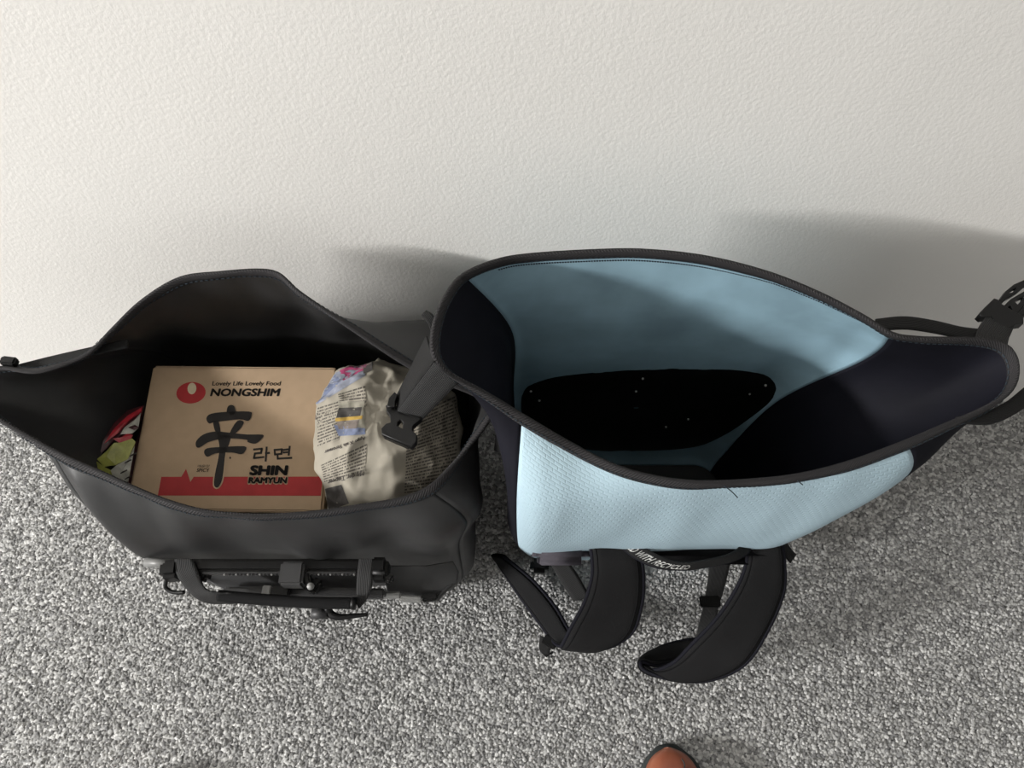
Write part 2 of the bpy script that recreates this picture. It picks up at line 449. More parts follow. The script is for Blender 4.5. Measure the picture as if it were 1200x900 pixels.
# ================================================================== blue backpack
bp = thing('roll_top_backpack', V((.2, -.18, 0)), 'open light blue and black roll-top backpack standing against the wall', 'backpack')
BR = [(543, 322, .59), (580, 306, .586), (620, 299, .58), (700, 294, .58), (760, 294, .58), (830, 302, .576), (900, 320, .567), (960, 344, .557), (1010, 370, .547),
      (1045, 391, .54), (1075, 396, .535), (1110, 397, .53), (1150, 398, .522), (1178, 404, .516), (1191, 420, .511), (1192, 442, .506), (1180, 462, .502),
      (1150, 480, .497), (1110, 497, .492), (1062, 517, .486), (1000, 540, .48), (940, 556, .477), (880, 563, .475), (820, 565, .475), (770, 559, .476),
      (720, 545, .48), (670, 520, .488), (612, 486, .512), (585, 469, .527), (558, 454, .543), (530, 440, .56), (513, 426, .575), (506, 405, .583), (511, 372, .59), (525, 342, .592)]
bp_rects = [(-.006, .445, -.338, -.118, (.02, .05, .05, .04), .43, .45), (-.004, .378, -.340, -.116, (.02, .07, .075, .04), .27), (.004, .352, -.292, -.112, (.02, .05, .05, .04), .06), (.016, .34, -.278, -.122, (.02, .04, .04, .03), .009)]
bobjs, bcols, bhem = bag_shell(bp, BR, [0, 9, 19, 27], bp_rects, ['back_panel', 'side_gusset', 'front_panel', 'side_gusset'],
                               [M['blue_tarpaulin'], M['black_gusset'], M['blue_embossed'], M['black_gusset']], [84, 46, 84, 36], 40, .005, 8.4, lambda x: (x-.05)/.2)

def trees_of(objs):
    vs_, fs = [], []
    for o in objs:
        k = len(vs_); vs_ += [v.co.copy() for v in o.data.vertices]
        fs += [tuple(i+k for i in p.vertices) for p in o.data.polygons]
    return BVHTree.FromPolygons(vs_, fs)

# ------------------------------------------------------------------ backpack: inside of the back panel
back_tree = trees_of([bobjs[0]])
def on_back(px, py, off):
    h = back_tree.ray_cast(CAM, ray(px, py).normalized())
    if h[0] is None: return None
    n = h[1] if h[1].dot(CAM-h[0]) > 0 else -h[1]
    return h[0]+n*off
plate_px = [(612, 490), (612, 460), (630, 446), (680, 437), (760, 432), (850, 432), (893, 437), (910, 449), (908, 466), (885, 486), (845, 512), (800, 526), (700, 528), (630, 515)]
pp = catmull([V((x, y, 0)) for x, y in plate_px], 70, True)
cx, cy = 745, 475
vs_, fs = [], []
rows = 6
for r_ in range(rows+1):
    f = r_/rows
    for p in pp:
        q = on_back(cx+(p.x-cx)*(1-f*.98), cy+(p.y-cy)*(1-f*.98), .0005 if r_ == 0 else .004)
        if q is None: print('PLATE MISS', p)
        vs_.append(q if q is not None else V((.17, -.09, .1)))
npp = len(pp)
for r_ in range(rows):
    for i in range(npp): fs.append((r_*npp+i, r_*npp+(i+1) % npp, (r_+1)*npp+(i+1) % npp, (r_+1)*npp+i))
plate = mesh('stiffener_plate', vs_, fs, M['black_plastic'], bp)
for x, y in ((622, 455), (632, 466), (753, 440), (745, 455), (898, 448), (879, 458), (806, 488), (780, 497)):
    q = on_back(x, y, .0048)
    if q is None: print('MISS', x, y); continue
    nr = (CAM-q).normalized()
    bm = bmesh.new(); bmesh.ops.create_uvsphere(bm, u_segments=8, v_segments=5, radius=.0018)
    bmesh.ops.transform(bm, matrix=Matrix.Translation(q), verts=bm.verts)
    bm_obj('rivet', bm, M['steel'], plate, True)
# seam stitches under the inner back rim
n0 = len(bcols[0]); sv, sf = [], []
for i in range(6, n0-1):
    a, b_ = bcols[0][i], bcols[0][i+1]
    def dn(c): return c[0]+(c[3]-c[0]).normalized()*.0165
    for t0, t1 in ((.05, .38), (.55, .88)):
        p, q = dn(a).lerp(dn(b_), t0), dn(a).lerp(dn(b_), t1)
        nm = (q-p).cross(a[3]-a[0]).normalized(); nm = nm if nm.dot(CAM-p) > 0 else -nm
        d = (a[3]-a[0]).normalized()*.0005; h = nm*.0016; k = len(sv)
        sv += [p-d+h, p+d+h, q+d+h, q-d+h, p-d, p+d, q+d, q-d]
        sf += [(k, k+1, k+2, k+3), (k, k+4, k+5, k+1), (k+2, k+6, k+7, k+3), (k+1, k+5, k+6, k+2), (k+3, k+7, k+4, k)]
mesh('seam_stitching', sv, sf, M['thread_dark'], bp, False)['kind'] = 'stuff'

# ------------------------------------------------------------------ backpack: padded carrying side
def E(l, r_, zl, zr=None): return (at(l[0], l[1], zl), at(r_[0], r_[1], zl if zr is None else zr))
# padded back pads under the blue panel
def pad(name, x0, x1, z0, z1, y0, dy, mat, lean=.06):
    bm = box_bm((x1-x0, dy, z1-z0), .011, 4)
    for v in bm.verts:
        v.co.y += -(v.co.z-(z1-z0)/2)*0+(((z1-z0)/2-v.co.z)/(z1-z0))*lean
    bmesh.ops.translate(bm, vec=((x0+x1)/2, y0, (z0+z1)/2), verts=bm.verts)
    return bm_obj(name, bm, mat, bp, True)
pad('back_pad', .026, .098, .05, .258, -.339, .034, M['plum_panel'])
pad('back_pad', .105, .338, .05, .266, -.339, .036, M['black_mesh'])
def strap(secs, name='shoulder_strap', th=.011, n=56):
    o, L, Rr, mid = ribbon(name, secs, th, M['black_padding'], bp, n, 11, True)
    for e in (L, Rr): tube('edge_piping', e, .0027, M['black_gusset'], o, 8)
    # inset seam lines on the upper face
    for f in (.1, .9):
        pts = []
        for i in range(n):
            wv = Rr[i]-L[i]; t = mid[min(n-1, i+1)]-mid[max(0, i-1)]; nm = wv.cross(t).normalized()
            pts.append(L[i]+wv*f-nm*(th*.37)); 
        tube('seam', pts, .0012, M['black_mesh'], o, 6)
        pts2 = [p+2*(L[i]+(Rr[i]-L[i])*f-p) for i, p in enumerate(pts)]
        tube('seam', pts2, .0012, M['black_mesh'], o, 6)
    return o
strap([E((690, 630), (736, 632), .272), E((694, 652), (751, 656), .262), E((694, 676), (754, 684), .236), E((685, 706), (751, 712), .198),
       E((669, 736), (740, 742), .155), E((660, 754), (712, 759), .115, .115), E((656, 757), (682, 759), .075, .09), E((648, 751), (668, 741), .052, .07),
       E((630, 727), (651, 712), .040, .06), E((606, 694), (625, 681), .03, .05), E((577, 650), (590, 652), .025, .045)])
strap([E((872, 628), (916, 634), .268), E((876, 652), (919, 660), .258), E((866, 684), (918, 694), .232), E((842, 722), (900, 738), .19),
       E((812, 754), (873, 778), .14), E((790, 776), (832, 797), .10), E((768, 785), (790, 797), .065, .075), E((752, 778), (756, 786), .04, .06),
       E((756, 770), (752, 776), .03, .055), E((775, 758), (770, 780), .026, .05), E((800, 751), (800, 772), .024, .03), E((817, 749), (826, 764), .022, .026)])
# webbing under the straps
def web(secs, mat='webbing', name='webbing_strap', th=.0018, parent=None, n=24):
    return ribbon(name, secs, th, M[mat], parent or bp, n, 5)[0]
web([E((640, 652), (660, 650), .06), E((655, 678), (676, 672), .055), E((672, 705), (692, 700), .05)])
web([E((833, 655), (858, 652), .10), E((828, 690), (849, 688), .085), E((824, 712), (842, 712), .05), E((815, 748), (836, 745), .03)])
bar('ladder_buckle', at(820, 705, .086), at(844, 705, .086), .016, .005, M['black_plastic'], bp, .0015)
bar('ladder_buckle', at(637, 748, .05), at(652, 757, .05), .014, .006, M['black_plastic'], bp, .0015)
web([E((633, 745), (648, 752), .048), E((632, 760), (644, 766), .03), E((640, 770), (648, 764), .012)], 'webbing_dark')
bar('buckle', at(621, 663, .03), at(643, 664, .03), .022, .02, M['black_plastic'], bp, .006)
web([E((905, 636), (918, 630), .262), E((918, 650), (926, 642), .255), E((926, 660), (933, 650), .25)], 'webbing_dark')
# grab handle with woven lettering
hsec = [E((716, 629), (737, 627), .268), E((728, 642), (748, 636), .272, .280), E((745, 655), (765, 647), .274, .284), E((768, 665), (788, 657), .276, .286),
        E((800, 668), (808, 659), .276, .288), E((832, 664), (832, 655), .276, .288), E((858, 658), (852, 650), .276, .286), E((877, 648), (866, 641), .272, .28), E((880, 634), (866, 630), .268, .27)]
hd, HL, HR, hm = ribbon('grab_handle', hsec, .002, M['webbing_dark'], bp, 60, 5)
def along(f):
    f = max(0, min(1, f))*(len(HL)-1); i = min(int(f), len(HL)-2); return HL[i].lerp(HL[i+1], f-i), HR[i].lerp(HR[i+1], f-i)
tm = text_mesh('CRAFTED WITH RECYCLED', .01)
for v in tm.vertices:
    l, r_ = along(.02+v.co.x*.5); l2, _ = along(.03+v.co.x*.5)
    nm = (r_-l).cross(l2-l).normalized(); nm = nm if nm.dot(V((0, -.3, 1))) > 0 else -nm
    v.co = l.lerp(r_, .22+v.co.y*.5)+nm*.0015
link('woven_lettering', tm, M['white_print'], hd)
tube('handle_piping', [l.lerp(r_, .02) for l, r_ in zip(HL, HR)], .0012, M['black_gusset'], hd, 6)

# ------------------------------------------------------------------ backpack: closure straps and buckles
web([E((500, 394), (509, 424), .565, .578), E((485, 424), (490, 449), .515, .530), E((463, 468), (467, 481), .468, .482)], 'webbing_dark', 'closure_strap')
web([E((509, 424), (538, 447), .577, .552), E((490, 449), (518, 468), .529, .512), E((466, 481), (495, 492), .481, .474)], 'webbing', 'closure_strap')
def crop8(pts): return [(440+x/5.63, 380+y/5.63) for x, y in pts]
fb = flat_px('buckle_socket', [crop8([(78, 552), (130, 556), (215, 582), (300, 610), (302, 640), (262, 668), (246, 684), (242, 715), (272, 745), (266, 785), (236, 810), (140, 768), (48, 726), (45, 694), (74, 668), (108, 660), (104, 612), (80, 582)])],
             .472, .008, M['black_plastic'], bp, (.1, .1), [crop8([(166, 636), (192, 658), (188, 708), (140, 682), (146, 655)])])
flat_px('buckle_ear', [crop8([(84, 548), (96, 500), (128, 462), (144, 476), (128, 520), (126, 552)])], .482, .006, M['black_plastic'], fb)
bar('buckle_mouth', at(450, 507, .468), at(484, 522, .468), .010, .013, M['black_plastic'], fb, .003)
bar('strap_bar', at(466, 482, .477), at(494, 492, .477), .005, .007, M['black_plastic'], fb, .002)
# right side: male clip on its strap
web([E((1026, 374), (1028, 388), .538, .538), E((1060, 371), (1062, 386), .526), E((1095, 376), (1098, 391), .518), E((1125, 383), (1125, 397), .513), E((1150, 386), (1152, 400), .51)], 'webbing_dark', 'closure_strap')
web([E((1142, 396), (1180, 406), .516), E((1146, 385), (1182, 397), .511), E((1153, 374), (1185, 390), .508), E((1162, 362), (1188, 382), .505)], 'webbing', 'closure_strap')
def cz(pts): return [(1120+x/11.25, 320+y/11.25) for x, y in pts]
clip = flat_px('buckle_clip', [cz([(290, 575), (350, 500), (460, 395), (500, 405), (560, 460), (640, 500), (760, 560), (850, 600), (860, 680), (760, 690), (640, 760), (560, 700), (440, 590), (330, 605)])], .505, .009, M['black_plastic'], bp, (0, .15))
flat_px('clip_prong', [cz([(500, 420), (580, 360), (640, 270), (740, 190), (860, 140), (960, 160), (960, 190), (900, 175), (800, 260), (720, 310), (640, 350), (560, 440), (530, 450)])], .507, .006, M['black_plastic'], clip, (0, .15), [cz([(665, 300), (700, 250), (780, 200), (785, 235), (730, 285)])])
flat_px('clip_prong', [cz([(600, 480), (700, 380), (860, 290), (960, 320), (960, 360), (920, 400), (850, 470), (790, 545), (740, 530), (730, 470), (690, 440), (640, 485)])], .507, .006, M['black_plastic'], clip, (0, .15), [cz([(735, 400), (800, 360), (880, 325), (870, 370), (800, 450)])])
flat_px('clip_prong', [cz([(800, 560), (880, 470), (960, 420), (1010, 440), (1000, 520), (900, 560)])], .507, .006, M['black_plastic'], clip, (0, .15))
# side strap and lower loop at the right
web([E((1126, 496), (1120, 489), .487), E((1160, 497), (1151, 484), .483), E((1185, 488), (1180, 470), .479), E((1207, 474), (1206, 450), .474), E((1232, 460), (1234, 438), .468)], 'webbing_dark', 'side_strap', .003)
# strap stub seen behind the left corner
web([E((494, 370), (500, 364), .572), E((501, 379), (509, 371), .576), E((507, 394), (513, 386), .574)], 'webbing_dark', 'side_strap')
web([E((584, 480), (602, 490), .43, .445), E((582, 505), (601, 515), .41, .42), E((580, 527), (597, 536), .39, .40)], 'webbing_dark', 'side_strap', .003)
# loose thread ends on the front rim
for pts in ([(848, 566), (856, 572), (864, 580)], [(934, 560), (940, 565)]):
    tube('loose_thread', catmull([at(x, y, .476-.004*i) + V((0, -.003, 0)) for i, (x, y) in enumerate(pts)], 8), .0006, M['thread_dark'], bp, 5)

# ------------------------------------------------------------------ pannier: hook rail and handle on the side facing the room
HZ = .272
rail = bar('mounting_rail', at(196, 664, HZ), at(455, 664, HZ), .017, .016, M['black_plastic'], pan, .004)
tube('rail_rod', [at(170, 659, HZ+.002), at(206, 660, HZ+.002)], .0055, M['pale_metal'], rail, 12)
bar('rail_groove', at(238, 672, HZ+.004), at(418, 672, HZ+.004), .003, .008, M['grey_plastic'], rail, .001)
sv = []
for i in range(34):
    x = 262+i*4.6
    if 330 < x < 362: continue
    sv.append(bar('rail_notch', at(x, 673.5, HZ+.007), at(x+2.2, 673.5, HZ+.007), .002, .003, M['pale_metal'] if i % 3 == 0 else M['grey_plastic'], rail, .0005))
hk = bar('rail_hook', at(191, 670, HZ), at(214, 668, HZ), .022, .03, M['black_plastic'], pan, .005)
tube('hook_spring', catmull([at(196, 676, HZ), at(194, 688, HZ-.01), at(203, 694, HZ-.012), at(216, 694, HZ-.01)], 16), .0025, M['black_plastic'], hk)
hk2 = bar('rail_hook', at(434, 668, HZ), at(456, 668, HZ), .026, .03, M['black_plastic'], pan, .005)
tube('hook_pin', [at(437, 671, HZ+.016), at(451, 671, HZ+.016)], .0025, M['grey_plastic'], hk2)
bar('hook_tab', at(452, 676, HZ+.004), at(461, 680, HZ+.004), .010, .012, M['black_plastic'], hk2, .003)
bar('hook_end', at(226, 672, HZ-.004), at(246, 676, HZ-.004), .014, .016, M['black_plastic'], hk, .004)
blk = bar('rail_block', at(330, 674, HZ+.004), at(358, 674, HZ+.004), .028, .024, M['grey_plastic'], pan, .003)
bar('block_latch', at(359, 668, HZ), at(364, 690, HZ), .007, .018, M['black_plastic'], blk, .002)
tube('latch_pin', [at(364, 687, HZ), at(364, 687, HZ+.012)], .0045, M['pale_metal'], blk, 10)
bar('latch_housing', at(364, 684, HZ-.01), at(374, 690, HZ-.01), .018, .016, M['black_plastic'], blk, .003)
# stiff back plate that carries the rail
bar('lower_rail', at(262, 694, .245), at(452, 696, .245), .012, .014, M['grey_plastic'], pan, .003)
bar('lower_rail_slide', at(318, 693, .256), at(340, 694, .256), .012, .010, M['black_plastic'], pan, .002)
bar('lower_rail_label', at(308, 693, .256), at(318, 693.5, .256), .013, .010, M['pale_metal'], pan, .001)
flat_px('mounting_plate', [[(236, 676), (420, 676), (420, 694), (272, 694)]], .235, .004, M['grey_plastic'], pan, (0, .9))
# handle: webbing ends and rubber tube
web([E((205, 655), (226, 655), .285), E((206, 668), (231, 667), .284), E((213, 683), (236, 680), .28), E((228, 699), (241, 690), .275, .285), E((244, 706), (252, 694), .27, .288),
     E((262, 707), (270, 695), .27, .286), E((290, 706), (292, 699), .273, .284)], 'webbing', 'handle_webbing', .0025, pan, 40)
web([E((421, 655), (439, 655), .285), E((419, 670), (437, 670), .284), E((418, 685), (436, 686), .28), E((418, 698), (430, 702), .278), E((417, 706), (421, 713), .275)], 'webbing', 'handle_webbing', .0025, pan, 40)
gr = tube('handle_grip', catmull([at(256, 698, .280), at(300, 702, .28), at(360, 706, .28), at(414, 707, .28)], 24), .0068, M['black_padding'], pan, 14)
tube('grip_end', [at(412, 707, .28), at(417, 707.3, .28)], .0074, M['black_plastic'], gr, 14)
# knurled knob and lever under the handle
kn = tube('adjusting_knob', [at(366, 719, .235), at(384, 719, .235)], .0068, M['grey_plastic'], pan, 16)
for k in range(7):
    tube('knurl', [at(367+k*2.6, 712.5, .235), at(367+k*2.6, 725.5, .235)], .0012, M['pale_metal'] if k % 2 else M['black_plastic'], kn, 6)
tube('release_lever', catmull([at(384, 712, .24), at(387, 719, .236), at(396, 723, .236), at(412, 722, .236), at(431, 720, .236)], 20), [.005]*6+[.005-.00022*i for i in range(14)], M['black_plastic'], pan, 10)
# lower right pocket flap with pale moulded edge
fl = flat_px('corner_flap', [[(452, 668), (500, 668), (531, 664), (536, 672), (534, 683), (522, 690), (512, 699), (480, 697), (455, 693)]], .22, .006, M['black_tarpaulin'], pan, (0, .7), bevel=.002)
tube('flap_edge', catmull([at(534, 672, .222), at(532, 682, .222), at(522, 690, .221), at(513, 698, .219)], 14), .0012, M['grey_plastic'], fl, 6)
bar('hook_arm', at(430, 699, .228), at(470, 697, .228), .008, .008, M['pale_metal'], pan, .002)
bar('hook_arm', at(468, 701, .225), at(495, 703, .225), .008, .008, M['pale_metal'], pan, .002)
bar('hook_tip', at(494, 702, .222), at(513, 699, .222), .010, .009, M['black_plastic'], pan, .002)
# closure strap on the left wing, seen over the rim, and its clip
web([E((20, 428), (20, 434), .44), E((60, 418), (62, 428), .443), E((108, 407), (110, 416), .447), E((150, 398), (150, 408), .447)], 'webbing_dark', 'closure_strap', .0025, pan)
bar('buckle', at(2, 423, .452), at(20, 425, .452), .010, .010, M['black_plastic'], pan, .002)
web([E((448, 388), (450, 402), .40), E((470, 386), (474, 404), .40), E((492, 387), (497, 404), .395)], 'webbing_dark', 'closure_strap', .0025, pan)

# ------------------------------------------------------------------ noodle carton
A, Bp = at(179, 428, .345), at(146, 598, .322)
bx = V((1, -.012, 0)).normalized(); by = (A-Bp); by = (by-bx*by.dot(bx)); BD = by.length; by.normalize(); bz = bx.cross(by)
BW, BH = .236, .30
Mt = Matrix((bx, by, bz)).transposed().to_4x4(); Mt.translation = Bp
car = thing('noodle_carton', Bp-bz*BH, 'brown cardboard carton with red band and black brush lettering inside the black bag', 'carton')
bm = box_bm((BW, BD, BH), .003, 3, Mt @ Matrix.Translation((BW/2, BD/2, -BH/2)))
bm_obj('carton_body', bm, M['cardboard'], car)
def top_xy(px, py):
    d = ray(px, py); t = (Bp-CAM).dot(bz)/d.dot(bz); p = CAM+d*t-Bp
    return V((p.dot(bx), p.dot(by)))
def c2(x, y): return top_xy(150+x/4.2875, 410+y/4.2875)
def ink(name, polys, mat, lift, parent=car):
    vs_, fs = [], []
    for pl in polys:
        k = len(vs_); vs_ += [Mt @ V((p.x, p.y, lift)) for p in pl]; fs.append(tuple(range(k, k+len(pl))))
    return mesh(name, vs_, fs, M[mat], parent, False)
def grow(pl, d):
    c = sum(pl, V((0, 0)))/len(pl); out = []
    n = len(pl)
    ar = sum(pl[i].x*pl[(i+1) % n].y-pl[(i+1) % n].x*pl[i].y for i in range(n)); sg = 1 if ar > 0 else -1
    for i in range(n):
        e1 = (pl[i]-pl[i-1]).normalized(); e2 = (pl[(i+1) % n]-pl[i]).normalized()
        nn = V((e1.y+e2.y, -(e1.x+e2.x)))*sg
        out.append(pl[i]+(nn.normalized()*d if nn.length > 1e-6 else V((0, 0))))
    return out
def smooth2(pl, k=3):
    q = catmull([V((p.x, p.y, 0)) for p in pl], len(pl)*k, True); return [V((p.x, p.y)) for p in q]
xr = BW-.004
zl, zb = c2(168, 638), c2(150, 732)
band_top = [c2(168, 638), c2(268, 638), c2(292, 598), c2(314, 664), c2(330, 638), V((xr, c2(900, 636).y)), V((xr, c2(910, 733).y)), c2(150, 732)]
ink('printed_band', [band_top], 'ink_red', .0003)
def ell(cx_, cy_, rx, ry, rot=0, n=28):
    return [c2(cx_+rx*math.cos(a_)*math.cos(rot)-ry*math.sin(a_)*math.sin(rot), cy_+rx*math.cos(a_)*math.sin(rot)+ry*math.sin(a_)*math.cos(rot)) for a_ in [2*math.pi*i/n for i in range(n)]]
lg = ink('logo', [ell(317, 216, 74, 54, -.12)], 'ink_red', .0003)
ink('logo_seed', [ell(322, 195, 22, 29, .1)], 'ink_cream', .0006, lg)
def letters(name, s, x0, x1, y0, y1, bold, shear, mat, lift, parent=car, skew=0):
    me = text_mesh(s, bold, shear)
    for v in me.vertices:
        p = c2(lerp(x0, x1, v.co.x), lerp(y1, y0, v.co.y)+skew*v.co.x); v.co = Mt @ V((p.x, p.y, lift))
    return link(name, me, M[mat], parent)
letters('slogan_lettering', 'Lovely Life Lovely Food', 422, 770, 158, 186, .018, .18, 'ink_black', .0003)
letters('brand_lettering', 'NONGSHIM', 412, 768, 194, 234, .045, .2, 'ink_black', .0003)
G = [[(500, 292), (515, 278), (535, 285), (541, 322), (500, 326)],
     [(395, 345), (418, 322), (500, 312), (610, 311), (622, 328), (606, 358), (560, 350), (440, 364), (408, 370)],
     [(430, 360), (455, 358), (466, 415), (452, 428), (436, 402)],
     [(550, 358), (583, 362), (570, 390), (536, 424), (514, 416)],
     [(345, 458), (380, 426), (440, 411), (520, 418), (600, 426), (678, 427), (674, 446), (642, 472), (602, 464), (596, 452), (520, 446), (450, 452), (402, 466), (360, 492), (343, 485)],
     [(383, 515), (400, 495), (470, 489), (585, 485), (592, 505), (570, 525), (520, 516), (440, 521), (400, 538)],
     [(455, 432), (515, 430), (511, 470), (491, 520), (482, 600), (472, 660), (452, 692), (434, 680), (439, 620), (456, 540), (460, 480)]]
G = [smooth2([c2(*p) for p in g]) for g in G]
ink('brush_halo', [grow(G[6], .0016)], 'ink_tan', .0006)
ink('brush_character', G, 'ink_black', .0009)
ink('ink_spot', [ell(514, 543, 5, 6, 0, 10)], 'ink_black', .0004)
def strokes(segs, wd):
    out = []
    for a_, b_ in segs:
        a_, b_ = V(a_), V(b_); d = (b_-a_).normalized(); n = V((-d.y, d.x))*wd/2; a2, b2 = a_-d*wd*.35, b_+d*wd*.35
        out.append([c2(*(a2+n)), c2(*(b2+n)), c2(*(b2-n)), c2(*(a2-n))])
    return out
H1 = [((633, 501), (673, 497)), ((673, 497), (669, 518)), ((669, 518), (638, 521)), ((638, 521), (634, 544)), ((634, 544), (682, 539)), ((697, 490), (692, 558)), ((692, 520), (710, 518)),
      ((737, 503), (774, 500)), ((774, 500), (771, 523)), ((771, 523), (739, 526)), ((739, 526), (737, 503)), ((813, 486), (808, 528)), ((782, 503), (808, 500)), ((782, 516), (808, 514)), ((752, 530), (753, 547)), ((753, 547), (822, 543))]
ink('script_lettering', strokes(H1, 10), 'ink_black', .0004)
letters('name_lettering', 'SHIN', 610, 808, 580, 632, .06, .12, 'ink_black', .0009)
letters('name_halo', 'RAMYUN', 600, 806, 634, 678, .13, .12, 'ink_tan', .0006)
letters('name_lettering', 'RAMYUN', 605, 802, 640, 672, .05, .12, 'ink_black', .0009)
letters('flavour_lettering', 'SPICY', 345, 410, 596, 614, .012, .2, 'ink_black', .0004)
letters('flavour_lettering', '매운맛', 350, 412, 577, 592, .0, .2, 'ink_black', .0004)
# folded top edges of the carton: shallow score lines
for y0 in (.0016, BD-.0016):
    bm = box_bm((BW-.01, .0008, .0006), 0, 1, Mt @ Matrix.Translation((BW/2, y0, .0001)))
    bm_obj('score_line', bm, M['ink_tan'], car)

# ------------------------------------------------------------------ newspaper parcel
par = thing('newspaper_parcel', V((-.155, -.222, .015)), 'round bundle wrapped in crumpled printed newspaper beside the noodle carton', 'parcel')
m, nt, b = nmat('newsprint', (.31, .285, .235), .8, .15); M['newsprint'] = m
nz, src = noise_col(nt, b, (.295, .27, .22), (.325, .30, .25), 14, 4)
def text_material(key, pitch, wscale):
    m, nt, b = nmat(key, (.4, .36, .285), .8, .15); M[key] = m
    L = nt.links.new
    uvn = node(nt, 'ShaderNodeUVMap'); sx = node(nt, 'ShaderNodeSeparateXYZ'); L(uvn.outputs[0], sx.inputs[0])
    def mth(op, a_, b_=None):
        n = node(nt, 'ShaderNodeMath', operation=op)
        for i, q in enumerate((a_, b_)):
            if q is None: continue
            if isinstance(q, (int, float)): n.inputs[i].default_value = q
            else: L(q, n.inputs[i])
        return n.outputs[0]
    row = mth('MULTIPLY', sx.outputs[1], 1/pitch); fl = mth('FLOOR', row); fr = mth('FRACT', row)
    cb = node(nt, 'ShaderNodeCombineXYZ'); L(mth('MULTIPLY', sx.outputs[0], wscale), cb.inputs[0]); L(mth('MULTIPLY', fl, 7.31), cb.inputs[1])
    nz = node(nt, 'ShaderNodeTexNoise'); nz.inputs['Scale'].default_value = 1; nz.inputs['Detail'].default_value = 2; L(cb.outputs[0], nz.inputs['Vector'])
    ink_ = mth('MULTIPLY', mth('LESS_THAN', fr, .52), mth('GREATER_THAN', nz.outputs['Fac'], .44))
    mx = node(nt, 'ShaderNodeMix', data_type='RGBA'); L(ink_, mx.inputs[0])
    mx.inputs[6].default_value = (.31, .285, .235, 1); mx.inputs[7].default_value = (.09, .08, .07, 1)
    L(mx.outputs[2], b.inputs['Base Color'])
text_material('news_text', .0040, 700)
text_material('news_text_small', .0034, 900)
def parcel_point(u, v):
    # superellipsoid with paper creases, pressed against the carton below its top edge
    cu, su = math.cos(u), math.sin(u); cv, sv_ = math.cos(v), math.sin(v)
    def pw(a_, e): return math.copysign(abs(a_)**e, a_)
    p = V((pw(cu, .72)*pw(cv, .62)*.097, pw(su, .72)*pw(cv, .62)*.104, pw(sv_, .55)*.178))
    q = p.copy()
    def ridge(f, s_): return 1-min(1, abs(noise.noise(q*f+V((s_, s_*2, 0))))*3.2)
    d = .010*ridge(12, 3.3)+.0055*ridge(26, 8.1)+.002*ridge(55, 1.7)+.006*noise.noise(q*9)
    p += p.normalized()*d - V((0, 0, .004))
    p.z -= .028*max(0, (p.x-.01)/.1)+.02*max(0, (-p.y-.03)/.07)+.02*max(0, -p.x-.05)/.05*.6
    w_ = p+V((-.155, -.222, .224))
    lim = -.218
    if w_.z < .362 and w_.x < lim: w_.x = lim+(w_.x-lim)*max(0, min(1, (w_.z-.345)/.017))
    g = max(0, min(1, (.335-w_.z)/.05))          # narrower low down, inside the bag's cloth
    w_.x = lerp(w_.x, min(w_.x, -.080), g); w_.y = lerp(w_.y, max(min(w_.y, -.085), -.308), g)
    return w_
nu, nv_ = 150, 90
vs_ = [parcel_point(2*math.pi*i/nu, -math.pi/2+math.pi*(j+.5)/nv_) for j in range(nv_) for i in range(nu)]
fs = [(j*nu+i, j*nu+(i+1) % nu, (j+1)*nu+(i+1) % nu, (j+1)*nu+i) for j in range(nv_-1) for i in range(nu)]
fs += [tuple(range(nu))[::-1], tuple((nv_-1)*nu+i for i in range(nu))]
pb = mesh('newspaper_wrap', vs_, fs, M['newsprint'], par)
pt = trees_of([pb])
def on_par(px, py, lift):
    d = ray(px, py).normalized(); h = pt.ray_cast(CAM, d)
    if h[0] is None: return None
    return h[0]-d*lift
def quad_px(c, f, g):
    a_ = V(c[0]).lerp(V(c[1]), f); b_ = V(c[3]).lerp(V(c[2]), f); return a_.lerp(b_, g)
def news_patch(name, c, mat, lift=.0005, n=22, m_=18, parent=par):
    vs_, fs, uv, ok = [], [], [], []
    for j in range(m_+1):
        for i in range(n+1):
            p = quad_px(c, i/n, j/m_); q = on_par(p.x, p.y, lift)
            ok.append(q is not None); vs_.append(q if q is not None else V((-.155, -.222, .2)))
            uv.append((i/n*(V(c[1])-V(c[0])).length*.00094, j/m_*(V(c[3])-V(c[0])).length*.00094))
    for j in range(m_):
        for i in range(n):
            q = (j*(n+1)+i, j*(n+1)+i+1, (j+1)*(n+1)+i+1, (j+1)*(n+1)+i)
            if all(ok[e] for e in q): fs.append(q)
    # keep the one connected piece, without stray points
    left = set(range(len(fs))); byv = {}
    for k, q in enumerate(fs):
        for e in q: byv.setdefault(e, []).append(k)
    best = []
    while left:
        k = left.pop(); comp = [k]; todo = [k]
        while todo:
            for e in fs[todo.pop()]:
                for h in byv[e]:
                    if h in left: left.remove(h); comp.append(h); todo.append(h)
        if len(comp) > len(best): best = comp
    fs = [fs[k] for k in best]; use = sorted({e for q in fs for e in q}); new = {e: k for k, e in enumerate(use)}
    return mesh(name, [vs_[e] for e in use], [tuple(new[e] for e in q) for q in fs], M[mat], parent, True, [uv[e] for e in use])
news_patch('printed_column', [(428, 452), (368, 486), (380, 510), (430, 476)], 'news_text')
news_patch('printed_column', [(428, 452), (396, 462), (398, 472), (429, 470)], 'news_text', .0006)
news_patch('printed_column', [(430, 520), (376, 545), (380, 565), (428, 552)], 'news_text')
news_patch('printed_column', [(372, 478), (398, 470), (397, 515), (372, 525)], 'news_text_small', .0007)
news_patch('printed_column', [(538, 462), (478, 490), (474, 578), (534, 570)], 'news_text', n=40, m_=60)
news_patch('printed_column', [(356, 530), (372, 600), (384, 598), (366, 540)], 'news_text_small')
pic = news_patch('printed_picture', [(392, 437), (428, 424), (428, 440), (362, 480)], 'news_pale_blue', .0007)
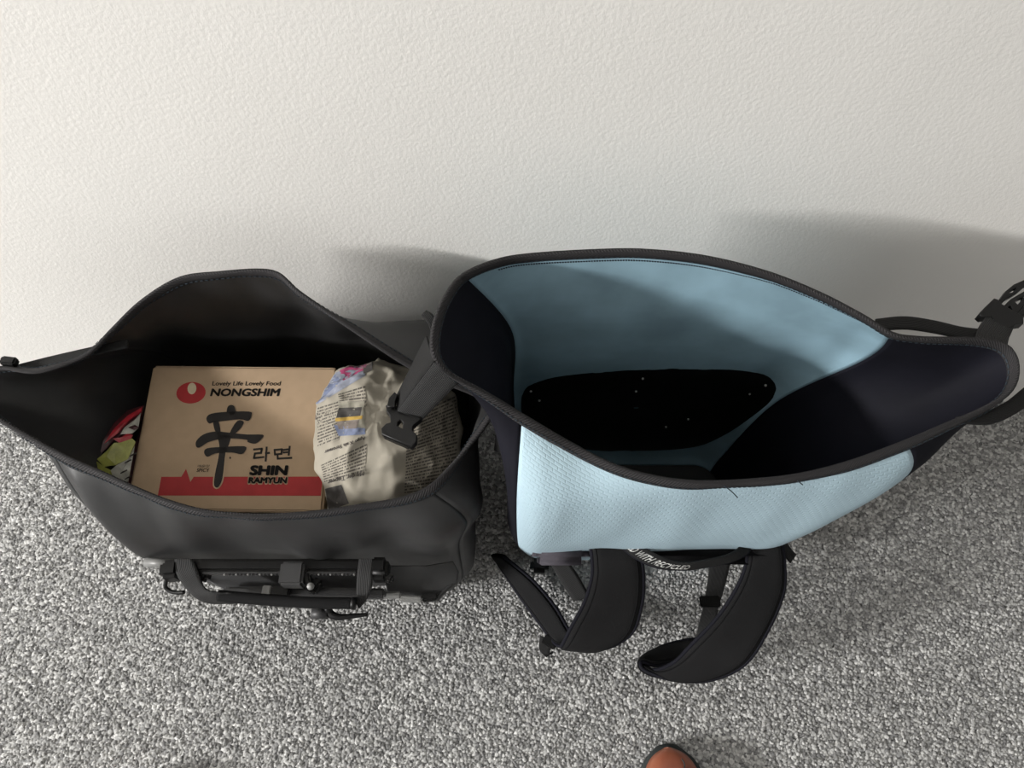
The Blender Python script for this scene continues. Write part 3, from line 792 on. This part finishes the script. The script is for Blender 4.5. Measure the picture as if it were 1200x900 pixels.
news_patch('printed_picture', [(398, 434), (430, 420), (434, 430), (402, 446)], 'news_magenta', .0009)
news_patch('printed_picture', [(424, 424), (438, 418), (436, 434), (426, 438)], 'news_dark', .0011)
news_patch('printed_picture', [(358, 470), (392, 438), (400, 446), (362, 482)], 'news_blue', .001)
news_patch('printed_picture', [(352, 484), (371, 479), (369, 508), (352, 520)], 'news_brown', .0008)
news_patch('printed_picture', [(354, 500), (369, 497), (366, 512), (354, 524)], 'news_dark', .001)
car_ = news_patch('printed_picture', [(396, 470), (427, 470), (428, 508), (398, 510)], 'news_grey', .0009)
news_patch('picture_sky', [(391, 498), (428, 502), (428, 509), (397, 511)], 'news_blue', .0011, parent=car_)
news_patch('picture_car', [(397, 478), (424, 477), (422, 489), (394, 489)], 'news_dark', .0011, parent=car_)
news_patch('picture_car', [(394, 494), (421, 492), (418, 502), (397, 503)], 'news_brown', .0012, parent=car_)
news_patch('picture_car', [(393, 490), (425, 487), (424, 491), (393, 494)], 'news_yellow', .0013, parent=car_)
news_patch('printed_picture', [(380, 573), (400, 568), (409, 590), (384, 599)], 'news_dark', .0008)
def headline(s, c, bold, mat='news_ink', lift=.0014):
    me = text_mesh(s, bold, .1)
    for v in me.vertices:
        p = quad_px(c, v.co.x, 1-v.co.y); q = on_par(p.x, p.y, lift); v.co = q if q is not None else V((-.155, -.222, .2))
    return link('headline', me, M[mat], par)
headline('Aygo X als Stromer', [(429, 515), (381, 532), (379, 527), (428, 510)], .03)
headline('Mit der Topver', [(427, 557), (384, 568), (383, 562), (427, 551)], .03)
headline('xoj', [(428, 437), (380, 458), (372, 446), (424, 423)], .02, 'news_pale_blue', .0016)

# ------------------------------------------------------------------ foil packet squeezed beside the carton
pk = thing('snack_packet', at(135, 545, .2), 'crumpled green and red foil packet wedged beside the carton', 'packet')
def foil(name, pts, mat, th=.0012, parent=pk):
    P = [at(*p) for p in pts]; c = sum(P, V((0, 0, 0)))/len(P)+V((0, 0, .002))
    vs_ = P+[c]; n = len(P)
    o = mesh(name, vs_, [(i, (i+1) % n, n) for i in range(n)], M[mat], parent, False)
    md = o.modifiers.new('thickness', 'SOLIDIFY'); md.thickness = th; md.offset = 0
    return o
bm = box_bm((.007, .11, .12), .003, 3, Matrix.Translation(V((-.4655, -.235, .265))))
bm_obj('pouch', bm, M['foil_dark'], pk, True)
foil('dark_panel', [(117, 534, .33), (121, 516, .335), (134, 496, .335), (150, 481, .335), (169, 475, .335), (165, 492, .34), (148, 505, .34), (134, 516, .335)], 'foil_dark')
foil('red_streak', [(122, 520, .339), (134, 502, .339), (150, 487, .339), (167, 477, .339), (165.5, 483, .339), (150, 494, .339), (138, 508, .339)], 'foil_red', .0008)
foil('pale_lettering', [(141, 509, .343), (146, 501, .343), (158, 492, .343), (165, 484, .343), (162, 502, .343), (155, 508, .343)], 'foil_white', .0006)
foil('dark_lettering', [(150, 501, .3455), (158, 498, .3455), (163, 501, .3455), (157, 504, .3455)], 'foil_dark', .0006)
foil('red_lip', [(132, 514, .341), (141, 513, .341), (150, 508, .342), (156, 510, .342), (153, 515, .342), (140, 519, .341)], 'foil_red')
foil('green_panel', [(114, 538, .338), (124, 530, .34), (134, 519, .344), (136, 545, .338), (122, 547, .335)], 'foil_green')
foil('green_panel', [(134, 519, .344), (141, 519, .344), (155, 514, .344), (159, 518, .342), (150, 538, .34), (136, 545, .338)], 'foil_green')
foil('green_fold', [(100, 539, .334), (112, 540, .337), (122, 547, .335), (130, 551, .332), (138, 574, .322), (118, 559, .325)], 'foil_green')
foil('white_panel', [(130, 551, .334), (137, 545, .338), (150, 538, .34), (158, 522, .34), (152.5, 552, .335), (147, 580, .322), (138, 574, .322)], 'foil_white')
for k, (x, y) in enumerate(((150, 540), (156, 532), (145, 552), (150, 559), (146, 566))):
    foil('small_print', [(x-4, y+2.2, .3445-.003*k), (x+4, y-1.8, .3445-.003*k), (x+4.4, y-.6, .3445-.003*k), (x-3.6, y+3.4, .3445-.003*k)], 'news_dark', .0004)

# ------------------------------------------------------------------ shoes (one toe shows)
def shoe(tx, ty, head, label):
    """tx, ty: tip of the toe; head: turn about z"""
    Ms = Matrix.Translation((tx, ty, 0)) @ Matrix.Rotation(head, 4, 'Z')
    who = thing('leather_shoe', V((tx, ty-.14, 0)), label, 'shoe', 'brown leather shoes')
    st = [(0.0, .004, .030), (.006, .020, .040), (.018, .032, .047), (.04, .042, .052), (.075, .048, .058), (.11, .046, .072), (.15, .040, .092), (.19, .036, .108), (.235, .036, .112), (.27, .032, .108), (.288, .012, .09)]
    ns_ = 16; vs_, fs = [], []
    for d, hw, h in st:
        for k in range(ns_+1):
            a_ = math.pi*k/ns_
            vs_.append(Ms @ V((math.copysign(abs(math.cos(a_))**.75, math.cos(a_))*hw, -d, .014+(h-.014)*math.sin(a_)**.8)))
    m_ = ns_+1
    for i in range(len(st)-1):
        for k in range(ns_): fs.append((i*m_+k, i*m_+k+1, (i+1)*m_+k+1, (i+1)*m_+k))
    fs.append(tuple(range(m_))); fs.append(tuple((len(st)-1)*m_+k for k in range(m_))[::-1])
    up = mesh('upper', vs_, fs, M['leather'], who)
    up.modifiers.new('smooth', 'SUBSURF').render_levels = 2
    # sole and welt
    out = [V((hw+.004 if i else .010, -d+(.004 if i == 0 else 0), 0)) for i, (d, hw, h) in enumerate(st)]
    out = out+[V((-p.x, p.y, 0)) for p in reversed(out)]
    out = catmull(out, 60, True)
    vs_ = [Ms @ V((p.x, p.y, z)) for z in (.0045, .018) for p in out]; n = len(out)
    mesh('sole', vs_, [(i, (i+1) % n, n+(i+1) % n, n+i) for i in range(n)]+[tuple(range(n))[::-1], tuple(range(n, 2*n))], M['shoe_rubber'], who)
    # toe-cap seam and laces
    seam = [Ms @ V((.043*math.cos(math.pi*k/16), -.062+.018*math.sin(math.pi*k/16), .016+.0425*math.sin(math.pi*k/16)**.8)) for k in range(17)]
    tube('toe_seam', seam, .0011, M['shoe_rubber'], up, 6)
    tube('crease', [Ms @ V((.012+.0025*math.sin(k), -.016-.004*k, .047+.0012*k)) for k in range(8)], .0009, M['shoe_rubber'], up, 6)
    # ankle opening: padded collar round a dark lining
    ring = [Ms @ V((.030*math.cos(q), -.232+.040*math.sin(q), .112-.010*math.sin(q)**2)) for q in [2*math.pi*k/28 for k in range(28)]]
    tube('collar', ring, .007, M['leather'], who, 8, True)
    c_ = sum(ring, V((0, 0, 0)))/28
    mesh('lining', ring+[c_-V((0, 0, .001))], [(k, (k+1) % 28, 28) for k in range(28)], M['shoe_rubber'], who)
    for k in range(4):
        z = .076+.011*k; d = .115+.018*k
        tube('lace', catmull([Ms @ V((-.028, -d, z-.016)), Ms @ V((0, -d-.004, z)), Ms @ V((.028, -d, z-.016))], 9), .0022, M['shoe_rubber'], up, 6)
shoe(.216, -.548, R(4), 'brown leather shoe with its toe pointing at the backpack straps'); shoe(-.49, -.582, R(12), 'brown leather shoe with its toe pointing at the black bag')
